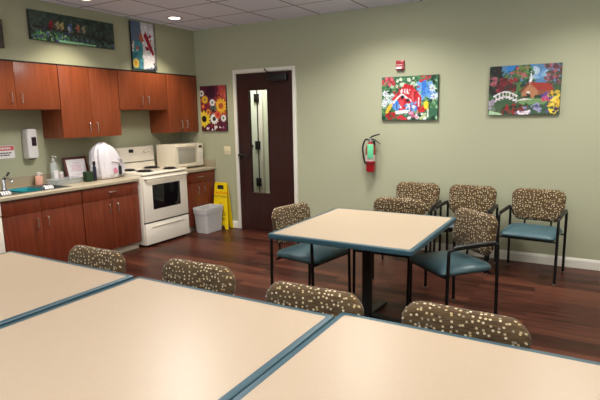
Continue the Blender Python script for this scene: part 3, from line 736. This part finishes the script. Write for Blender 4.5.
A.dabs(14, (.4, .44, .62, .54), (.02, .04), [(40, 40, 44), (90, 110, 100)], 4); A.dabs(26, (.1, 0, 1, .12), (.03, .06), [(100, 36, 76), (70, 30, 56), (230, 220, 220)], 5)
picture(A, 'tall canvas print of sunflowers and daisies beside the cherry cabinets', (.655, 0, 1.668), 0, .025, loose=1)
# birds on a branch
A = Art(1.02, .285, 200, (50, 66, 58))
A.dabs(320, (0, .1, 1, 1), (.008, .025), [(44, 62, 56), (58, 78, 68), (38, 52, 50), (66, 84, 76), (52, 60, 56)], 1)
A.poly([(0, .42), (.5, .38), (1, .22), (1, .27), (.5, .44), (0, .5)], (44, 34, 36)); A.dabs(70, (.0, .15, 1, .45), (.006, .02), [(44, 60, 46), (34, 34, 40), (80, 100, 80), (60, 66, 90)], 2)
A.dabs(60, (.02, .0, .42, .3), (.008, .022), [(120, 180, 110), (80, 150, 90), (160, 200, 140), (60, 110, 80), (90, 90, 150)], 3); A.dabs(50, (.4, .0, 1, .2), (.008, .02), [(70, 100, 80), (50, 70, 60), (90, 110, 120)], 4)
A.poly([(.3, .0), (.75, .0), (.75, .05), (.3, .09)], (150, 205, 165))
for (x, c, c2) in ((.225, (140, 34, 42), (100, 22, 34)), (.295, (150, 136, 108), (96, 84, 70)), (.345, (166, 154, 100), (110, 104, 74)), (.44, (76, 98, 148), (160, 166, 176)), (.53, (166, 106, 80), (54, 46, 54)), (.6, (150, 144, 116), (90, 84, 78))):
    A.ell(x, .56, .026, .11, c, .25); A.ell(x+.012, .68, .015, .055, c); A.ell(x-.012, .5, .013, .10, c2, .25)
picture(A, 'long dark canvas print of small birds perched on a branch', (SX, -1.905, 2.485), PI/2)
# tall red-white-blue print
A = Art(.395, .565, 110, (96, 110, 130))
A.poly([(0, .62), (0, 1), (.45, 1), (.35, .55)], (84, 100, 128)); A.poly([(0, 0), (0, .5), (.45, .62), (.5, 0)], (62, 140, 150)); A.dabs(60, (0, 0, .45, .6), (.03, .07), [(60, 130, 140), (50, 110, 130), (90, 160, 165), (76, 124, 146)], 1)
A.poly([(.38, 1), (.9, 1), (1, .1), (.42, .0), (.44, .5)], (214, 212, 218)); A.dabs(30, (.45, .05, .92, .95), (.03, .07), [(235, 236, 240), (190, 190, 205), (225, 222, 226)], 2)
A.poly([(.3, .68), (.4, .8), (.5, .62), (.4, .56)], (176, 90, 60)); A.poly([(.48, .72), (.58, .82), (.78, .56), (.9, .36), (.84, .3), (.66, .5)], (150, 26, 44)); A.dabs(14, (.5, .4, .88, .75), (.02, .05), [(176, 34, 50), (120, 20, 40)], 3)
A.ell(.12, .12, .12, .1, (222, 196, 90)); A.ell(.12, .12, .06, .05, (206, 150, 60)); A.dabs(12, (.0, .38, .25, .56), (.02, .05), [(214, 190, 180), (180, 90, 80), (230, 220, 215)], 4)
A.dabs(14, (.85, .02, 1, .14), (.02, .05), [(40, 46, 50), (60, 66, 70)], 5); A.poly([(.9, .1), (1, .1), (1, 1), (.93, 1)], (120, 118, 112))
picture(A, 'tall canvas print in red, white and teal above the cabinets', (SX, -.945, 2.425), PI/2)
A = Art(.5, .26, 60, (70, 58, 54)); A.dabs(80, (0, 0, 1, 1), (.02, .05), [(80, 64, 58), (60, 50, 50), (96, 80, 70), (50, 56, 50)], 1)
picture(A, 'dark canvas print cut off by the left edge of photo', (SX, -2.932, 2.355), PI/2)

# ------------------------------------------------------------------ chairs
def outline(hw, z0, z1, arch, r1, r2, n=10):
    """backrest outline: arched top, rounded bottom"""
    pts = rrect(-hw, hw, z0, z1, r1, n)
    out = []
    for x, z in pts:
        t = (z-z0)/(z1-z0); q = x/hw
        zz = z - (arch*q*q*t)
        s = 1 - .07*(1-t)**2
        zz += .035*abs(q)**2.5*(1-t)
        out.append((x*s, zz))
    return out
def make_chair():
    t = thing('guest_chair', '', 'chair', (0, 0, 0), 0, 'patterned guest chairs')
    # backrest
    o = outline(.244, .478, .822, .04, .068, .11)
    cx, cz = 0, .67
    m = MB(); rings = []
    def ring(s, d):
        rr = []
        for x, z in o:
            X = cx+(x-cx)*s; Z = cz+(z-cz)*(1-(1-s)*1.1 if s > .5 else s*.85)
            rr.append((X, .2+d+.10*((Z-.52)/.3)*.35-.45*X*X*.6, Z))
        return rr
    rings = [ring(s, d) for s, d in ((.0, -.040), (.3, -.0395), (.6, -.037), (.82, -.033), (.93, -.026), (.985, -.012), (1, .0), (.985, .010), (.94, .016), (.7, .018), (.3, .018), (0, .018))]
    m.loft(rings, cap=False)
    bmesh.ops.remove_doubles(m.bm, verts=m.bm.verts, dist=1e-5)
    m.build('backrest', M['fabric'], t, ang=70)
    # seat
    m = MB(); so = rrect(-.237, .237, -.24, .2, .05, 6)
    def sr(s, z, k=0): return [(x*s, (y+.02)*s-.02, z+.012*(1-(s*x/.237)**2)*k-(.018 if y < -.2 else 0)*k*s**4) for x, y in so]
    m.loft([sr(0, .462, 1), sr(.4, .461, 1), sr(.8, .455, 1), sr(.94, .447, 1), sr(1, .430, .5), sr(1.0, .415), sr(.97, .402), sr(.9, .398), sr(0, .398)], cap=False)
    bmesh.ops.remove_doubles(m.bm, verts=m.bm.verts, dist=1e-5)
    m.build('seat', M['teal'], t, ang=70)
    # seat pan and rails
    m = MB(); m.box(-.19, .19, -.21, .18, .383, .399, .004)
    for y in (-.2, .17): m.tube([(-.245, y, .388), (.245, y, .388)], .009, 8)
    m.build('seat_frame', M['blackmetal'], t)
    m = MB()
    for s in (-1, 1): m.tube([(s*.12, .17, .39), (s*.12, .235, .40), (s*.12, .25, .5), (s*.12, .238, .66)], .009, 8, .04)
    m.tube([(-.252, .215, .585), (-.2, .228, .585), (-.12, .243, .585), (.12, .243, .585), (.2, .228, .585), (.252, .215, .585)], .008, 8)
    m.build('back_support', M['blackmetal'], t)
    for s in (-1, 1):
        X = s*.252
        m = MB().tube([(X, -.215, .012), (X, -.205, .555)], .0125, 12); l = m.build('leg', M['blackmetal'], t)
        MB().lathe([(.015, 0), (.016, .004), (.015, .014)], (X, -.215, 0), 12).build('glide', M['nickel'], l)
        m = MB().tube([(X, .225, .012), (X, .215, .585)], .0125, 12); l = m.build('leg', M['blackmetal'], t)
        MB().lathe([(.015, 0), (.016, .004), (.015, .014)], (X, .225, 0), 12).build('glide', M['nickel'], l)
        m = MB().tube([(X, -.205, .545), (X, -.204, .598), (X, -.1, .604), (X, .1, .606), (X, .216, .602), (X, .215, .57)], .0115, 12, .03); a = m.build('arm', M['blackmetal'], t)
        m = MB(); m.tube([(X, -.17, .610), (X, -.1, .615), (X, .1, .618), (X, .19, .616)], [.011, .0135, .0145, .0135], 12, .03)
        m.build('arm_pad', M['black'], a)
    return t
proto = make_chair(); used = [False]
def chair(x, y, rz, label):
    o = proto if not used[0] else copy_tree(proto)
    used[0] = True
    o.location = (x, y, 0); o.rotation_euler = (0, 0, rz); o['label'] = label
    return o
chair(3.62, -.40, R(2), 'patterned guest chair against the wall, nearest the fire extinguisher')
chair(4.18, -.40, R(-3), 'patterned guest chair in the middle of the three along the wall')
chair(4.795, -.43, R(-6), 'patterned guest chair with teal seat alone under the cottage print')
chair(3.265, -1.99, R(80.7), 'patterned guest chair at the left side of the square table, before the door')
chair(4.3626, -1.783, R(-40.3), 'patterned guest chair turned at an angle right of the square table')
chair(3.772, -1.48, R(0), 'patterned guest chair on the far side of the square table, only its top showing')
chair(2.77, -3.90, R(0), 'patterned guest chair at the left front table, nearest the cherry cabinets')
chair(3.507, -3.855, R(0), 'patterned guest chair at the middle front table, left of its pair')
chair(4.22, -3.915, R(0), 'patterned guest chair at the middle front table, right of its pair')
chair(4.845, -3.875, R(-2), 'patterned guest chair at the right front table, nearest the photographer')

# ------------------------------------------------------------------ tables
def table(x0, x1, y0, y1, label):
    cx, cy = (x0+x1)/2, (y0+y1)/2; hx, hy = (x1-x0)/2, (y1-y0)/2
    t = thing('dining_table', label, 'table', (cx, cy, 0), 0, 'cream square tables with teal edges')
    zt = .737; bw = .027
    P = lambda i, z, r: [(x, y, z) for x, y in rrect(-hx+i, hx-i, -hy+i, hy-i, r, 3)]
    MB().loft([P(bw, zt-.034, .012), P(bw, zt, .012)]).build('tabletop', M['laminate'], t)
    MB().loft([P(bw, zt-.036, .010), P(.006, zt-.036, .012), P(.001, zt-.031, .014), P(0, zt-.018, .014), P(.001, zt-.004, .014), P(.004, zt-.0004, .012), P(.007, zt+.0004, .012), P(bw+.0005, zt+.0004, .010)], cap=False).build('edge_band', M['tealband'], t)
    m = MB(); m.lathe([(.045, .03), (.038, .05), (.038, zt-.06), (.042, zt-.05)], seg=28); m.build('column', M['blackmetal'], t)
    m = MB(); m.box(-.28, .28, -.04, .04, zt-.05, zt-.035, .003).box(-.04, .04, -.28, .28, zt-.05, zt-.035, .003); m.build('top_plate', M['blackmetal'], t)
    for k in range(4):
        a = k*PI/2; m = MB()
        m.loft([[(.03, -.035, .055), (.03, .035, .055), (.03, .035, .012), (.03, -.035, .012)], [(.25, -.03, .035), (.25, .03, .035), (.25, .03, .010), (.25, -.03, .010)], [(.36, -.028, .028), (.36, .028, .028), (.36, .028, .010), (.36, -.028, .010)]])
        m.cyl((.335, 0, 0), (.335, 0, .012), .016, seg=12)
        bmesh.ops.rotate(m.bm, verts=m.bm.verts, cent=(0, 0, 0), matrix=Matrix.Rotation(a, 3, 'Z'))
        m.build('foot', M['blackmetal'], t)
    return t
table(3.316, 4.354, -2.712, -1.602, 'square cream table with teal edge standing alone before the wall chairs')
table(2.105, 3.216, -4.91, -3.80, 'cream table with teal edge at the left of the front row')
table(3.243, 4.376, -4.92, -3.795, 'cream table with teal edge in the middle of the front row')
table(4.379, 5.53, -4.87, -3.745, 'cream table with teal edge at the right of the front row')

# ------------------------------------------------------------------ lights
def area(name, loc, sx, sy, power, col, spread, rot=(0, 0, 0)):
    l = bpy.data.lights.new(name, 'AREA'); l.shape = 'RECTANGLE'; l.size = sx; l.size_y = sy; l.energy = power; l.color = col; l.spread = R(spread)
    o = bpy.data.objects.new(name, l); C.objects.link(o); o.location = loc; o.rotation_euler = rot; return o
WARM = (1, .98, .96)
def can(x, y, lab, power):
    t = thing('recessed_light', lab, 'ceiling light', (x, y, H), 0, 'round recessed ceiling lights')
    MB().lathe([(.066, .0), (.066, -.004), (.075, -.007), (.092, -.003), (.094, -.0005), (.07, -.0003)], seg=32).build('trim_ring', M['nickel'], t)
    MB().lathe([(.064, -.0008), (.064, -.003), (.03, -.006), (.002, -.007)], seg=28).build('lamp', M['canlamp'], t)
    l = bpy.data.lights.new('recessed_spot', 'SPOT'); l.energy = power; l.spot_size = R(106); l.spot_blend = .6; l.shadow_soft_size = .06; l.color = (1, .88, .70)
    o = bpy.data.objects.new('recessed_spot', l); C.objects.link(o); o.location = (x, y, H-.02)
KP = 66
can(.79, -.83, 'round recessed ceiling light above the stove', KP)
can(.79, -2.07, 'round recessed ceiling light above the sink end of the counter', KP)
can(.79, -3.31, 'round recessed ceiling light out of view at the left', KP)
def troffer(x, y, power, lab, hl=.61, spread=140):
    t = thing('ceiling_panel_light', lab, 'ceiling light', (x, y, H), 0, 'flush ceiling panel lights')
    f = MB(); f.box(-.3, .3, -hl, -hl+.03, -.012, 0).box(-.3, .3, hl-.03, hl, -.012, 0).box(-.3, -.27, -hl+.03, hl-.03, -.012, 0).box(.27, .3, -hl+.03, hl-.03, -.012, 0); f.build('frame', M['trim'], t)
    MB().box(-.27, .27, -hl+.03, hl-.03, -.006, -.001).build('diffuser', M['lamp'], t)
    area('panel_lamp', (x, y, H-.03), .52, 2*hl-.08, power, WARM, spread)
PW, PT = 46, 18.5
troffer(1.95, -2.2, PW*.88, 'square ceiling panel light by the kitchen aisle before the dark door, out of view', .3, 150)
troffer(3.3, -.98, PW*.62, 'square ceiling panel light near the wall above the fire extinguisher, out of view', .3, 140)
troffer(5.2, -1.05, PW*.5, 'square ceiling panel light near the wall above the cottage print, out of view', .3, 140)
troffer(6.9, -1.05, PW*.45, 'square ceiling panel light near the wall at the far right, out of view', .3, 140)
troffer(4.4, -3.5, PT, 'ceiling panel light over the gap between the tables, out of view')
troffer(6.8, -3.5, PT, 'ceiling panel light over the right side of the room, out of view')
troffer(1.9, -6.0, PT*1.9, 'ceiling panel light behind the camera on the kitchen side, out of view')
troffer(4.4, -6.2, PT, 'ceiling panel light behind the camera, out of view')
troffer(6.8, -6.2, PT, 'ceiling panel light behind the camera on the right, out of view')
area('daylight_fill', (4.0, Y1-.25, 1.65), 4.6, 1.4, 130, (.74, .86, 1), 110, (R(132), 0, 0))  # unseen window light, added and aimed upward to brighten the ceiling
area('hall_lamp', (.9, .55, H-.05), .6, .6, 27, (1, .98, .93), 160)

w = bpy.data.worlds.new('World'); bpy.context.scene.world = w; w.use_nodes = True
w.node_tree.nodes['Background'].inputs[0].default_value = (.05, .05, .05, 1)

# ------------------------------------------------------------------ camera
f_, pitch, roll, yaw = 501.57, .1657, -.0185, .528
cam = bpy.data.cameras.new('Camera'); co = bpy.data.objects.new('Camera', cam); C.objects.link(co)
cam.sensor_fit = 'HORIZONTAL'; cam.sensor_width = 36; cam.lens = f_*36/600; cam.clip_start = .02
F = Vector((-math.sin(yaw)*math.cos(pitch), math.cos(yaw)*math.cos(pitch), -math.sin(pitch)))
Rv = Vector((math.cos(yaw), math.sin(yaw), 0)); U = Rv.cross(F)
R2 = Rv*math.cos(roll)+U*math.sin(roll); U2 = -Rv*math.sin(roll)+U*math.cos(roll)
mt = Matrix((R2, U2, -F)).transposed().to_4x4(); mt.translation = (5.2359, -5.5402, 1.5416)
co.matrix_world = mt
sc = bpy.context.scene; sc.camera = co
sc.view_settings.view_transform = 'Standard'; sc.view_settings.look = 'None'; sc.view_settings.gamma = 1
sc.view_settings.use_curve_mapping = False; sc.view_settings.exposure = 0
